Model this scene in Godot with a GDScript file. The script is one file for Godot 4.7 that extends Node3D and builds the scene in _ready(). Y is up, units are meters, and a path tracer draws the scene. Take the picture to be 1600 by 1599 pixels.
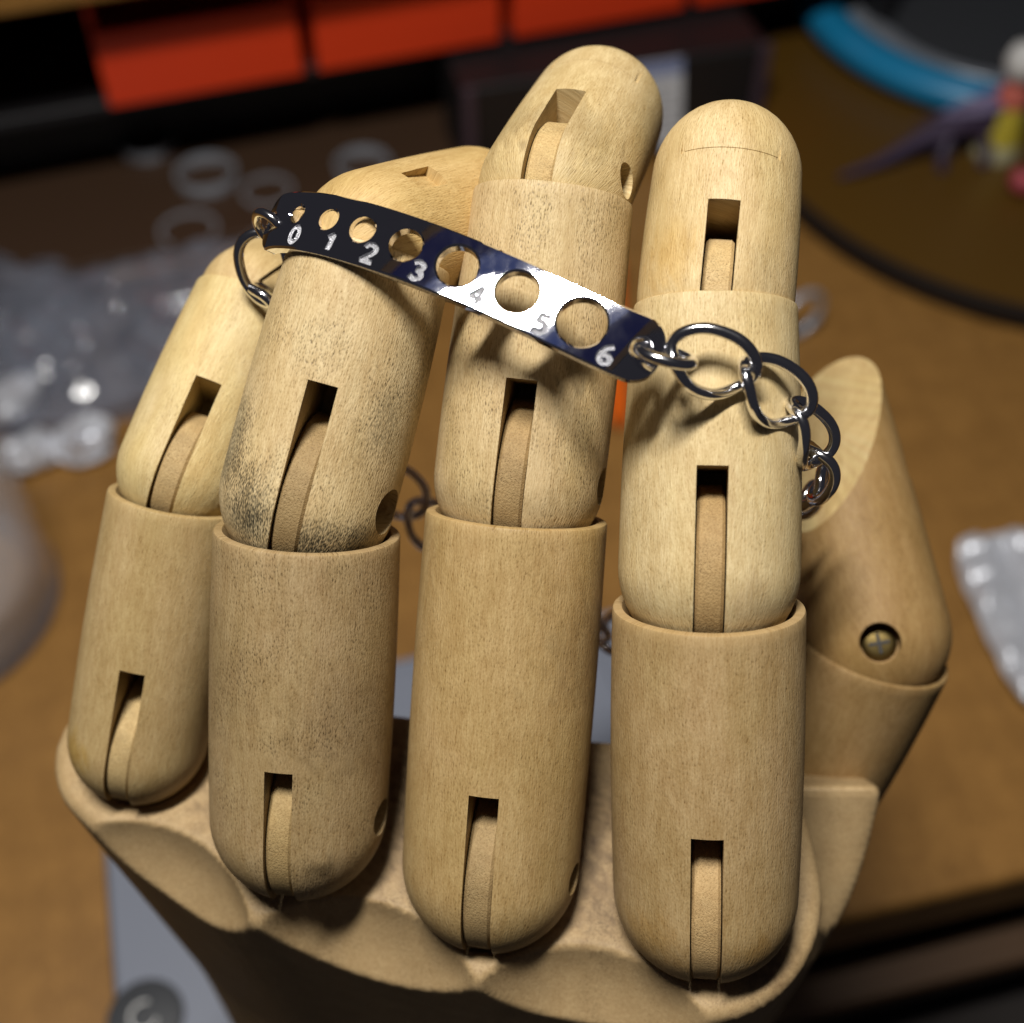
extends Node3D
# Lengths in the builders are millimetres; MM turns them into metres.
const MM := 0.001
const EYE := Vector3(0, 297, 90)
const NAIL_START := -90.0
var M := {}
var taken := {}
var pending := []          # solids that wait for their boolean cuts
var rough_noise := FastNoiseLite.new()

func V(x: float, y: float, z: float) -> Vector3:
	return Vector3(x, y, z)

func _ready() -> void:
	# camera: a phone held close, looking steeply down
	var cam := Camera3D.new()
	cam.name = "camera"
	add_child(cam)
	var lens := CameraAttributesPhysical.new()
	lens.frustum_focal_length = 28.97
	lens.frustum_focus_distance = 0.127
	lens.frustum_near = 0.02
	lens.frustum_far = 6.0
	lens.exposure_aperture = 10.0
	cam.attributes = lens
	cam.position = EYE * MM
	cam.rotation_degrees = V(-50, 0, 0)
	# a dark room round the bench
	var around := WorldEnvironment.new()
	around.name = "surroundings"
	var e := Environment.new()
	e.background_mode = Environment.BG_COLOR
	e.background_color = Color(0.020, 0.0195, 0.024).linear_to_srgb()
	e.tonemap_mode = Environment.TONE_MAPPER_LINEAR
	e.tonemap_exposure = 1.0
	e.sdfgi_enabled = true
	e.ssao_enabled = true
	e.ssil_enabled = true
	around.environment = e
	add_child(around)
	rough_noise.seed = 3
	rough_noise.frequency = 0.06
	rough_noise.noise_type = FastNoiseLite.TYPE_SIMPLEX_SMOOTH
	make_materials()
	build_lamp()
	build_bench()
	await build_hand()
	build_bracelet()
	build_scale()
	build_rack()
	build_turntable()
	build_clutter()

# ------------------------------------------------------------------ naming
func numbered(called: String, parent: Node) -> String:
	var key := str(parent.get_instance_id()) + called
	var n: int = taken.get(key, 0)
	taken[key] = n + 1
	return called if n == 0 else "%s_%03d" % [called, n]

func tag(o: Node, label := "", category := "", group := "", kind := "") -> void:
	if label: o.set_meta("label", label)
	if category: o.set_meta("category", category)
	if group: o.set_meta("group", group)
	if kind: o.set_meta("kind", kind)

func thing(called: String, label: String, category: String, at := Vector3.ZERO, yaw := 0.0, group := "") -> Node3D:
	var o := Node3D.new()
	o.name = numbered(called, self)
	add_child(o, true)
	o.position = at * MM
	o.rotation.y = deg_to_rad(yaw)
	tag(o, label, category, group)
	return o

func put(called: String, mesh: Mesh, m: Material, parent: Node = self, where := Transform3D()) -> MeshInstance3D:
	var o := MeshInstance3D.new()
	o.name = numbered(called, parent)
	o.mesh = mesh
	o.material_override = m
	parent.add_child(o, true)
	o.transform = Transform3D(where.basis, where.origin * MM)
	return o

# ------------------------------------------------------------------ mesh helpers
func soup() -> Dictionary:
	return {"v": PackedVector3Array(), "n": PackedVector3Array(), "u": PackedVector2Array(), "c": PackedColorArray()}

func tri(s: Dictionary, a: Vector3, b: Vector3, c: Vector3, na: Vector3, nb: Vector3, nc: Vector3) -> void:
	# wound so that the front looks along the normals
	if (b - a).cross(c - a).dot(na + nb + nc) > 0.0:
		s.v.append_array([a * MM, c * MM, b * MM]); s.n.append_array([na, nc, nb])
	else:
		s.v.append_array([a * MM, b * MM, c * MM]); s.n.append_array([na, nb, nc])

func quad(s: Dictionary, a: Vector3, b: Vector3, c: Vector3, d: Vector3, na: Vector3, nb: Vector3, nc: Vector3, nd: Vector3) -> void:
	tri(s, a, b, c, na, nb, nc)
	tri(s, a, c, d, na, nc, nd)

func finish(s: Dictionary) -> ArrayMesh:
	var arr := []
	arr.resize(Mesh.ARRAY_MAX)
	arr[Mesh.ARRAY_VERTEX] = s.v
	arr[Mesh.ARRAY_NORMAL] = s.n
	if s.u.size() == s.v.size(): arr[Mesh.ARRAY_TEX_UV] = s.u
	if s.c.size() == s.v.size(): arr[Mesh.ARRAY_COLOR] = s.c
	var m := ArrayMesh.new()
	m.add_surface_from_arrays(Mesh.PRIMITIVE_TRIANGLES, arr)
	return m

# a box with chamfered edges
func add_box(s: Dictionary, c: Vector3, size: Vector3, bevel := 0.6) -> void:
	var h := size * 0.5
	var b: float = min(bevel, min(h.x, min(h.y, h.z)) * 0.9)
	var axes := [Vector3.RIGHT, Vector3.UP, Vector3.BACK]
	for i in 3:
		for sg in [-1.0, 1.0]:
			var n: Vector3 = axes[i] * sg
			var p: Vector3 = axes[(i + 1) % 3]
			var q: Vector3 = axes[(i + 2) % 3]
			var hp: float = h[(i + 1) % 3] - b
			var hq: float = h[(i + 2) % 3] - b
			var o: Vector3 = c + n * h[i]
			quad(s, o + p * hp + q * hq, o - p * hp + q * hq, o - p * hp - q * hq, o + p * hp - q * hq, n, n, n, n)
	for i in 3:
		var j := (i + 1) % 3
		var k := (i + 2) % 3
		for sj in [-1.0, 1.0]:
			for sk in [-1.0, 1.0]:
				var nj: Vector3 = axes[j] * sj
				var nk: Vector3 = axes[k] * sk
				var a: Vector3 = c + nj * h[j] + nk * (h[k] - b)
				var d: Vector3 = c + nj * (h[j] - b) + nk * h[k]
				var e: Vector3 = axes[i] * (h[i] - b)
				quad(s, a + e, a - e, d - e, d + e, nj, nj, nk, nk)
	for sx in [-1.0, 1.0]:
		for sy in [-1.0, 1.0]:
			for sz in [-1.0, 1.0]:
				var g := Vector3(sx, sy, sz)
				tri(s, c + g * Vector3(h.x, h.y - b, h.z - b), c + g * Vector3(h.x - b, h.y, h.z - b), c + g * Vector3(h.x - b, h.y - b, h.z), V(sx, 0, 0), V(0, sy, 0), V(0, 0, sz))

func box(size: Vector3, c := Vector3.ZERO, bevel := 0.6) -> ArrayMesh:
	var s := soup()
	add_box(s, c, size, bevel)
	return finish(s)

# a surface of revolution round y; profile runs from the bottom outside to the top (r, y)
func add_lathe(s: Dictionary, prof: Array, sides := 64, c := Vector3.ZERO, crease := 40.0) -> void:
	var nn := []
	for i in prof.size() - 1:
		var d: Vector2 = prof[i + 1] - prof[i]
		nn.append(Vector2(d.y, -d.x).normalized())
	for i in prof.size() - 1:
		var n0: Vector2 = nn[i]
		var n1: Vector2 = nn[i]
		if i > 0 and rad_to_deg(absf(nn[i - 1].angle_to(nn[i]))) < crease: n0 = (nn[i - 1] + nn[i]).normalized()
		if i < nn.size() - 1 and rad_to_deg(absf(nn[i + 1].angle_to(nn[i]))) < crease: n1 = (nn[i + 1] + nn[i]).normalized()
		var p0: Vector2 = prof[i]
		var p1: Vector2 = prof[i + 1]
		for k in sides:
			var a0 := TAU * k / sides
			var a1 := TAU * (k + 1) / sides
			var d0 := Vector3(sin(a0), 0, cos(a0))
			var d1 := Vector3(sin(a1), 0, cos(a1))
			var A := c + d0 * p0.x + Vector3.UP * p0.y
			var B := c + d1 * p0.x + Vector3.UP * p0.y
			var C := c + d1 * p1.x + Vector3.UP * p1.y
			var D := c + d0 * p1.x + Vector3.UP * p1.y
			var nA := d0 * n0.x + Vector3.UP * n0.y
			var nB := d1 * n0.x + Vector3.UP * n0.y
			var nC := d1 * n1.x + Vector3.UP * n1.y
			var nD := d0 * n1.x + Vector3.UP * n1.y
			if p1.x > 1e-5: tri(s, A, C, D, nA, nC, nD)
			if p0.x > 1e-5: tri(s, A, B, C, nA, nB, nC)

func lathe(prof: Array, sides := 64, crease := 40.0) -> ArrayMesh:
	var s := soup()
	add_lathe(s, prof, sides, Vector3.ZERO, crease)
	return finish(s)

# a round wire along points; radii may differ
func add_tube(s: Dictionary, pts: Array, rad, closed := false, sides := 14) -> void:
	var n := pts.size()
	var mid := Vector3.ZERO
	for p in pts: mid += p
	mid /= n
	var rings := []
	var prev := Vector3.ZERO
	for i in n:
		var a: Vector3 = pts[(i - 1 + n) % n] if closed or i > 0 else pts[0]
		var b: Vector3 = pts[(i + 1) % n] if closed or i < n - 1 else pts[n - 1]
		var t := (b - a).normalized()
		var ref: Vector3 = pts[i] - mid if closed else (prev if i > 0 else (Vector3.UP if absf(t.y) < 0.9 else Vector3.RIGHT))
		var x := (ref - t * ref.dot(t)).normalized()
		prev = x
		var y := t.cross(x)
		var r: float = rad[i] if rad is Array else rad
		var ring := []
		for k in sides:
			var d := x * cos(TAU * k / sides) + y * sin(TAU * k / sides)
			ring.append([pts[i] + d * r, d])
		rings.append(ring)
	for i in (n if closed else n - 1):
		var r0: Array = rings[i]
		var r1: Array = rings[(i + 1) % n]
		for k in sides:
			var l := (k + 1) % sides
			quad(s, r0[k][0], r0[l][0], r1[l][0], r1[k][0], r0[k][1], r0[l][1], r1[l][1], r1[k][1])
	if not closed:
		for e in [0, n - 1]:
			var t2: Vector3 = (pts[0] - pts[1]).normalized() if e == 0 else (pts[n - 1] - pts[n - 2]).normalized()
			for k in sides:
				tri(s, pts[e], rings[e][k][0], rings[e][(k + 1) % sides][0], t2, t2, t2)

func tube(pts: Array, rad, closed := false, sides := 14) -> ArrayMesh:
	var s := soup()
	add_tube(s, pts, rad, closed, sides)
	return finish(s)

func spline(pts: Array, per := 8) -> Array:
	var out := []
	for i in pts.size() - 1:
		var p0 = pts[max(i - 1, 0)]
		var p3 = pts[min(i + 2, pts.size() - 1)]
		for k in per: out.append(pts[i].cubic_interpolate(pts[i + 1], p0, p3, float(k) / per))
	out.append(pts[-1])
	return out

# a grid sheet with thickness, heights from a callable; local x, z in -1 .. 1 times half
func sheet(half: Vector2, n: int, height: Callable, thick: float, outline: Callable) -> ArrayMesh:
	var s := soup()
	var p := []
	for j in n + 1:
		var row := []
		for i in n + 1:
			var q: Vector2 = outline.call(Vector2(2.0 * i / n - 1, 2.0 * j / n - 1)) * half
			row.append(V(q.x, height.call(q), q.y))
		p.append(row)
	var nn := []
	for j in n + 1:
		var row := []
		for i in n + 1:
			var a: Vector3 = p[j][min(i + 1, n)] - p[j][max(i - 1, 0)]
			var b: Vector3 = p[min(j + 1, n)][i] - p[max(j - 1, 0)][i]
			var m := b.cross(a).normalized()
			row.append(m if m.y > 0 else -m)
		nn.append(row)
	var d := Vector3.DOWN * thick
	for j in n:
		for i in n:
			quad(s, p[j][i], p[j][i + 1], p[j + 1][i + 1], p[j + 1][i], nn[j][i], nn[j][i + 1], nn[j + 1][i + 1], nn[j + 1][i])
			quad(s, p[j][i] + d, p[j][i + 1] + d, p[j + 1][i + 1] + d, p[j + 1][i] + d, -nn[j][i], -nn[j][i + 1], -nn[j + 1][i + 1], -nn[j + 1][i])
	for i in n:
		for e in [[p[0][i], p[0][i + 1]], [p[n][i], p[n][i + 1]], [p[i][0], p[i + 1][0]], [p[i][n], p[i + 1][n]]]:
			var o: Vector3 = ((e[0] + e[1]) * 0.5 * V(1, 0, 1)).normalized()
			quad(s, e[0], e[1], e[1] + d, e[0] + d, o, o, o, o)
	return finish(s)

# ------------------------------------------------------------------ textures and materials
func noise_image(w: int, h: int, freq: float, sd: int, octaves := 3, stretch := Vector2i(1, 1)) -> PackedByteArray:
	var f := FastNoiseLite.new()
	f.seed = sd
	f.frequency = freq
	f.fractal_octaves = octaves
	f.noise_type = FastNoiseLite.TYPE_SIMPLEX_SMOOTH
	var im: Image = f.get_seamless_image(w / stretch.x, h / stretch.y, false, false, 0.1, true)
	im.convert(Image.FORMAT_L8)
	if stretch != Vector2i(1, 1): im.resize(w, h, Image.INTERPOLATE_CUBIC)
	return im.get_data()

func texture_of(w: int, h: int, data: PackedByteArray, format := Image.FORMAT_RGB8) -> ImageTexture:
	return ImageTexture.create_from_image(Image.create_from_data(w, h, false, format, data))

# turned maple: fine streaks along v, pores, soft blotches; speck is how much grime sits in the pores
# spots: grime in uv space [u, v, half width, half height, strength]
func wood_textures(light: Color, dark: Color, speck: float, sd: int, along := true, spots := []) -> Array:
	var w := 1024
	var h := 1024
	var streak := noise_image(w, h, 0.17, sd, 3, Vector2i(1, 6) if along else Vector2i(2, 2))
	var wide := noise_image(w, h, 0.03, sd + 1, 3, Vector2i(1, 8) if along else Vector2i(1, 1))
	var grit := noise_image(w, h, 0.21, sd + 2, 3, Vector2i(1, 2) if along else Vector2i(1, 1))
	var blot := noise_image(w, h, 0.009, sd + 3, 4)
	var grime := noise_image(w, h, 0.006, sd + 4, 3)
	var out := PackedByteArray()
	out.resize(w * h * 3)
	var bump := PackedByteArray()
	bump.resize(w * h)
	var lr := light.r8; var lg := light.g8; var lb := light.b8
	var dr := dark.r8 - lr; var dg := dark.g8 - lg; var db := dark.b8 - lb
	for i in w * h:
		var a := streak[i] / 255.0
		var g := grit[i] / 255.0
		var t := 0.50 * a + 0.26 * wide[i] / 255.0 + 0.28 * g + 0.28 * blot[i] / 255.0 - 0.16
		var pore := maxf(0.0, g * 0.6 + a * 0.4 - 0.66) * 2.6
		t = clampf((t - 0.45) * 1.05 + 0.43 + pore * 0.7, -0.15, 1.35)
		var k := 1.0
		if speck > 0.0:
			k -= clampf((g * 0.75 + a * 0.25 - 0.55) * 3.0, 0.0, 1.0) * clampf((grime[i] / 255.0 - 0.35) * 2.5, 0.15, 1.0) * speck
		out[i * 3] = clampi(int((lr + dr * t) * k), 0, 255)
		out[i * 3 + 1] = clampi(int((lg + dg * t) * k), 0, 255)
		out[i * 3 + 2] = clampi(int((lb + db * t) * k), 0, 255)
		bump[i] = clampi(int(255.0 * (1.0 - 0.45 * a - 0.40 * g - 0.5 * pore)), 0, 255)
	for q in spots:
		for y in range(int((q[1] - q[3]) * h), int((q[1] + q[3]) * h)):
			for x in range(int((q[0] - q[2]) * w), int((q[0] + q[2]) * w)):
				var i := posmod(y, h) * w + posmod(x, w)
				var d: float = Vector2((float(x) / w - q[0]) / q[2], (float(y) / h - q[1]) / q[3]).length()
				var m: float = clampf((1.15 - d) * 1.2, 0.0, 1.0)
				var s: float = clampf((grit[i] * 0.6 + streak[i] * 0.15 + blot[i] * 0.25) / 255.0 * 2.8 - 1.6 + m * 0.7, 0.0, 1.0) * m * q[4]
				for ch in 3: out[i * 3 + ch] = int(out[i * 3 + ch] * (1.0 - s * (0.66 - 0.02 * ch)))
	return [texture_of(w, h, out), texture_of(w, h, bump, Image.FORMAT_L8)]

func plain(c: Color, rough := 0.6, metal := 0.0) -> StandardMaterial3D:
	var m := StandardMaterial3D.new()
	m.albedo_color = c
	m.roughness = rough
	m.metallic = metal
	return m

func wood_material(tex: Array, relief: float, rough := 0.55) -> StandardMaterial3D:
	var m := plain(Color.WHITE, rough)
	m.albedo_texture = tex[0]
	m.vertex_color_use_as_albedo = true
	m.metallic_specular = 0.42
	m.heightmap_enabled = true
	m.heightmap_texture = tex[1]
	m.heightmap_scale = relief
	return m

func make_materials() -> void:
	var clean := wood_textures(Color8(219, 201, 158), Color8(168, 141, 94), 0.16, 11)
	var worn := wood_textures(Color8(215, 197, 157), Color8(164, 138, 95), 0.5, 31)
	var endgrain := wood_textures(Color8(212, 187, 146), Color8(160, 131, 91), 0.7, 57, false)
	var k := 9.5 / 42.0
	var grimy := wood_textures(Color8(215, 197, 157), Color8(164, 138, 95), 0.5, 31, true, [[-0.55 * k, -0.04, 0.13, 0.11, 0.9], [0.75 * k, -0.07, 0.17, 0.09, 1.0], [-1.1 * k, 0.06, 0.13, 0.15, 0.7], [0.8 * k, 0.16, 0.10, 0.10, 0.45], [0.0, -0.10, 0.2, 0.08, 0.8], [1.3 * k, 0.3, 0.08, 0.12, 0.4]])
	M.grimy = wood_material(grimy, 0.009)
	M.wood = wood_material(clean, 0.008)
	M.worn = wood_material(worn, 0.009)
	M.endgrain = wood_material(endgrain, 0.004, 0.6)
	M.endgrain.uv1_triplanar = true
	M.endgrain.uv1_scale = Vector3.ONE * 26.0
	M.tongue = wood_material(endgrain, 0.012, 0.7)
	M.tongue.uv1_triplanar = true
	M.tongue.uv1_scale = Vector3.ONE * 34.0
	var bench := wood_textures(Color8(168, 124, 66), Color8(116, 82, 40), 0.0, 71)
	M.bench = wood_material(bench, 0.01, 0.42)
	M.bench.uv1_triplanar = true
	M.bench.uv1_scale = Vector3(4, 9, 9)
	M.bench.vertex_color_use_as_albedo = false
	M.rail = plain(Color8(70, 48, 26), 0.6)
	M.dark_wood = plain(Color8(26, 20, 17), 0.8)
	M.pale_wood = M.bench.duplicate()
	M.pale_wood.albedo_color = Color(1.0, 1.0, 0.95)
	# polished silver with hairline wear
	var hair := noise_image(512, 512, 0.05, 5, 4)
	M.silver = plain(Color(0.93, 0.93, 0.95), 0.05, 1.0)
	M.silver.heightmap_enabled = true
	M.silver.heightmap_texture = texture_of(512, 512, hair, Image.FORMAT_L8)
	M.silver.heightmap_scale = 0.0001
	M.silver.roughness = 0.05
	M.silver.roughness_texture = texture_of(512, 512, noise_image(512, 512, 0.012, 15, 4), Image.FORMAT_L8)
	M.silver.uv1_triplanar = true
	M.silver.uv1_scale = Vector3.ONE * 55.0
	M.chain = plain(Color(0.93, 0.93, 0.94), 0.13, 1.0)
	M.tarnish = plain(Color(0.35, 0.33, 0.32), 0.3, 1.0)
	var frost := noise_image(256, 256, 0.16, 8, 2)
	M.frost = plain(Color(0.9, 0.9, 0.92), 0.35, 0.6)
	M.frost.heightmap_enabled = true
	M.frost.heightmap_texture = texture_of(256, 256, frost, Image.FORMAT_L8)
	M.frost.heightmap_scale = 0.05
	M.frost.uv1_triplanar = true
	M.frost.uv1_scale = Vector3.ONE * 150.0
	M.brass = plain(Color(0.42, 0.36, 0.22), 0.42, 1.0)
	M.red = plain(Color8(222, 62, 22), 0.5)
	M.black = plain(Color8(26, 25, 27), 0.5)
	M.plum = plain(Color8(70, 56, 66), 0.5)
	M.grey = plain(Color8(122, 127, 140), 0.38)
	M.steel = plain(Color8(176, 182, 192), 0.34, 0.4)
	M.rubber = plain(Color8(52, 54, 58), 0.6)
	M.amber = plain(Color8(88, 62, 18), 0.4)
	M.tray_shade = plain(Color8(62, 42, 26), 0.6)
	M.blue = plain(Color8(28, 130, 178), 0.35)
	M.white = plain(Color8(214, 214, 212), 0.6)
	M.orange = plain(Color8(236, 106, 24), 0.4)
	M.film = plain(Color(0.58, 0.6, 0.66, 0.24), 0.14)
	M.film.transparency = BaseMaterial3D.TRANSPARENCY_ALPHA
	M.glass = plain(Color(0.9, 0.92, 0.95, 0.16), 0.04)
	M.glass.transparency = BaseMaterial3D.TRANSPARENCY_ALPHA
	M.foil = plain(Color(0.84, 0.85, 0.88), 0.3, 0.35)

# ------------------------------------------------------------------ turned wooden solids with cuts
# y runs from joint a to joint b, z faces the back of the hand (turned by roll round y)
func frame(a: Vector3, b: Vector3, roll: float) -> Transform3D:
	var y := (b - a).normalized()
	var z := EYE - a
	z = (z - y * z.dot(y)).normalized().rotated(y, deg_to_rad(roll))
	return Transform3D(Basis(y.cross(z), y, z), a)

func spin_profile(ra: float, rb: float, top: float, cup: float, cup_centre: float, tip: float) -> PackedVector2Array:
	var p := PackedVector2Array()
	for i in 15: # rounded lower end
		var a := PI * 0.5 * i / 14.0
		p.append(Vector2(ra * sin(a), -ra * cos(a)))
	p[0].x = 0.0
	if tip > 0.0: # rounded finger tip
		for i in range(1, 10): p.append(Vector2(lerpf(ra, rb, i / 10.0) + 0.12 * sin(PI * i / 10.0), top * i / 10.0))
		for i in 15:
			var a := PI * 0.5 * i / 14.0
			p.append(Vector2(rb * cos(a), top + tip * sin(a)))
		p[-1].x = 0.0
		return p
	var steps := int(top)
	for i in range(1, steps + 1):
		var f := float(i) / (steps + 1)
		p.append(Vector2(lerpf(ra, rb, f) + 0.22 * sin(PI * f), (top - 0.35) * f))
	p.append(Vector2(rb, top - 0.35))
	p.append(Vector2(rb - 0.10, top - 0.10))
	p.append(Vector2(rb - 0.32, top))
	var dy := cup_centre - top
	var inner := sqrt(maxf(cup * cup - dy * dy, 0.01))
	p.append(Vector2(minf(inner + 0.15, rb - 0.4), top))
	var a0 := atan2(inner, dy)
	for i in range(1, 11):
		var a := lerpf(a0, 0.0, i / 10.0)
		p.append(Vector2(cup * sin(a) if i < 10 else 0.0, cup_centre - cup * cos(a)))
	return p

# the outline of a finger nail: a line across and one along each side
func nail(r: float, y: float, wide: float, turn: float) -> Array:
	var out := [{"groove": [r, y, 0.45, wide], "at": Transform3D(Basis(Vector3.UP, deg_to_rad(NAIL_START - wide * 0.5 + turn)), Vector3.ZERO)}]
	for s in [-1.0, 1.0]:
		var g := Basis(Vector3.UP, deg_to_rad(s * wide * 0.5 + turn))
		out.append({"size": V(0.45, 6.0, 0.9), "at": Transform3D(g * Basis(Vector3.RIGHT, 0.05), g * V(0, y + 2.8, r + 0.52))})
	return out

func solid(prof: PackedVector2Array, cuts: Array) -> CSGPolygon3D:
	var c := CSGPolygon3D.new()
	c.name = "solid"
	c.mode = CSGPolygon3D.MODE_SPIN
	c.spin_sides = 96
	c.polygon = prof
	c.smooth_faces = true
	for q in cuts:
		var k: CSGShape3D
		if q.has("groove"): # a shallow cut round part of the tip: [radius, height, width, degrees]
			k = CSGPolygon3D.new()
			var u: Array = q.groove
			k.mode = CSGPolygon3D.MODE_SPIN
			k.spin_degrees = u[3]
			k.spin_sides = 24
			k.polygon = PackedVector2Array([Vector2(u[0], u[1]), Vector2(u[0] + 1.2, u[1] - u[2]), Vector2(u[0] + 1.2, u[1] + u[2])])
		elif q.has("size"):
			k = CSGBox3D.new()
			k.size = q.size
		else:
			k = CSGCylinder3D.new()
			k.radius = q.radius
			k.height = q.height
			k.sides = 40
		k.operation = CSGShape3D.OPERATION_SUBTRACTION
		k.transform = q.at
		c.add_child(k)
	add_child(c)
	return c

# the cut solid's triangles with creased normals, cylinder uvs and tinted vertices
func dressed(src: ArrayMesh, tint: Color, stains: Array, shift: Vector2, sawn: Vector3) -> ArrayMesh:
	var v := PackedVector3Array()
	for k in src.get_surface_count():
		var a := src.surface_get_arrays(k)
		var vs: PackedVector3Array = a[Mesh.ARRAY_VERTEX]
		if a[Mesh.ARRAY_INDEX] != null and a[Mesh.ARRAY_INDEX].size():
			for i in a[Mesh.ARRAY_INDEX]: v.append(vs[i])
		else:
			v.append_array(vs)
	var nt := v.size() / 3
	var fn := PackedVector3Array()
	var at := {}
	var keys := []
	for t in nt:
		var n := (v[t * 3 + 2] - v[t * 3]).cross(v[t * 3 + 1] - v[t * 3])
		fn.append(n.normalized())
		for j in 3:
			var q := Vector3i((v[t * 3 + j] * 500.0).round())
			keys.append(q)
			if not at.has(q): at[q] = []
			var e1 := (v[t * 3 + (j + 1) % 3] - v[t * 3 + j]).normalized()
			var e2 := (v[t * 3 + (j + 2) % 3] - v[t * 3 + j]).normalized()
			at[q].append([t, acos(clampf(e1.dot(e2), -1, 1))])
	var s := soup()
	for t in nt:
		if fn[t].length() < 0.5: continue
		var mid := (v[t * 3] + v[t * 3 + 1] + v[t * 3 + 2]) / 3.0
		var am := atan2(mid.x, mid.z)
		for j in 3:
			var p := v[t * 3 + j]
			var n := Vector3.ZERO
			for e in at[keys[t * 3 + j]]:
				if fn[e[0]].dot(fn[t]) > 0.80: n += fn[e[0]] * e[1]
			s.v.append(p * MM)
			s.n.append(n.normalized())
			var an := am + wrapf(atan2(p.x, p.z) - am, -PI, PI)
			s.u.append(Vector2(an * 9.5 / 42.0, p.y / 58.0) + shift)
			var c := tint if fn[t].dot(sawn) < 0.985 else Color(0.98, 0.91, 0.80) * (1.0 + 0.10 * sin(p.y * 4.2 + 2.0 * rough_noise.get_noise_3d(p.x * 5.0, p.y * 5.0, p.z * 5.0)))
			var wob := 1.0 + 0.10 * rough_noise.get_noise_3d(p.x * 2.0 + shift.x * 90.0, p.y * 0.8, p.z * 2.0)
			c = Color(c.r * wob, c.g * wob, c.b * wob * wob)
			for g in stains: # grime: [point, radius, colour, strength]
				var d: float = (p - g[0]).length() / g[1]
				d += 0.6 * rough_noise.get_noise_3d(p.x * 9.0, p.y * 7.0, p.z * 9.0) + 0.6 * rough_noise.get_noise_3d(p.x * 40.0, p.y * 30.0, p.z * 40.0)
				if d < 1.0: c = c.lerp(Color(c.r * g[2].r, c.g * g[2].g, c.b * g[2].b), clampf((1.0 - d) * 1.6, 0, 1) * g[3])
			s.c.append(c)
	return finish(s)

# queue one segment of a finger
func segment(parent: Node, called: String, a: Vector3, b: Vector3, o: Dictionary) -> void:
	var roll: float = o.get("roll", 0.0)
	var tr := frame(a, b, roll)
	var len := (b - a).length()
	var tip: float = o.get("tip", 0.0)
	var top: float = len - o.get("edge", 0.0)
	var prof := spin_profile(o.ra, o.rb, top if tip == 0.0 else len, o.get("cup", 1.0), len, tip)
	var cuts := []
	var w: float = o.get("slot", 3.2)
	var st: float = o.get("slot_top", 0.0)
	if st > 0.0: cuts.append({"size": V(w, st + 15.0, 16.0), "at": Transform3D(Basis(), V(0, (st - 15.0) * 0.5, 4.5))})
	for h in o.get("holes", []): # screw holes: [side, height, radius, depth, turn]
		var bs := Basis(Vector3.UP, deg_to_rad(h[4])) * Basis(Vector3.BACK, PI / 2)
		var dir := Basis(Vector3.UP, deg_to_rad(h[4])) * V(h[0], 0, 0)
		cuts.append({"radius": h[2], "height": h[3] * 2.0, "at": Transform3D(bs, dir * o.ra + V(0, h[1], 0))})
	for q in o.get("cuts", []): cuts.append(q)
	pending.append({"node": solid(prof, cuts), "parent": parent, "called": called, "tr": tr, "tint": o.get("tint", Color.WHITE), "stains": o.get("stains", []), "mat": o.get("mat", "wood"), "bare": o.get("bare", false), "shift": Vector2.ZERO if o.get("mat", "") == "grimy" else Vector2(pending.size() * 0.37, pending.size() * 0.23)})
	# the tongue of the segment below, standing in this one's slot
	if st > 0.0:
		var rt: float = o.ra - o.get("sunk", 0.55)
		var tf := frame(a, b, roll)
		tf.basis = tf.basis * Basis(Vector3.BACK, PI / 2)
		var s := soup()
		var hw := w * 0.5 - 0.14
		add_lathe(s, [Vector2(0, -hw), Vector2(rt - 0.3, -hw), Vector2(rt, -hw + 0.3), Vector2(rt, hw - 0.3), Vector2(rt - 0.3, hw), Vector2(0, hw)], 72)
		var tt: Color = o.get("tongue_tint", Color(0.84, 0.8, 0.72))
		for q in s.v:
			var k := 1.0 + 0.22 * rough_noise.get_noise_3d(q.x * 5000.0, q.y * 9000.0, q.z * 5000.0 + pending.size() * 31.0)
			s.c.append(Color(tt.r * k * 0.95, tt.g * k, tt.b * k * 0.92))
		put("tongue", finish(s), M.tongue, parent, tf)
	for h in o.get("holes", []):
		var dir := Basis(Vector3.UP, deg_to_rad(h[4])) * V(h[0], 0, 0)
		var sf := Transform3D(tr.basis * Basis(Vector3.UP, deg_to_rad(h[4])) * Basis(Vector3.BACK, -PI / 2 * h[0]), tr * (dir * (o.ra - h[3]) + V(0, h[1], 0)))
		screw(parent, sf, h[2] - 0.35)

# a small cross-head screw, its axis along y
func screw(parent: Node, at: Transform3D, r: float) -> void:
	var s := soup()
	add_lathe(s, [Vector2(r, 0), Vector2(r, 0.25), Vector2(r * 0.9, 0.5), Vector2(r * 0.6, 0.62), Vector2(0.0, 0.66)], 32)
	put("screw", finish(s), M.brass, parent, at)
	var c := soup()
	for k in 2:
		add_box(c, V(0, 0.5, 0), V(r * 1.2, 0.42, 0.42) if k == 0 else V(0.41, 0.41, r * 1.2), 0.05)
	put("screw_slot", finish(c), M.black, parent, at)

func bake_segments() -> void:
	await get_tree().process_frame
	for p in pending:
		var m: ArrayMesh = p.node.bake_static_mesh()
		remove_child(p.node)
		p.node.free()
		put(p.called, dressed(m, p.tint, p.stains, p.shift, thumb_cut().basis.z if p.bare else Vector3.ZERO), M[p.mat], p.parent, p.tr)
	pending.clear()

# ------------------------------------------------------------------ the palm block
var knuckles := [V(21.4, 165.4, 33.8), V(-2.4, 164.3, 30.3), V(-24.3, 167.1, 25.4), V(-45.3, 164.6, 14.4)]
var knuckle_r := [10.2, 10.05, 10.05, 8.3]

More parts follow.
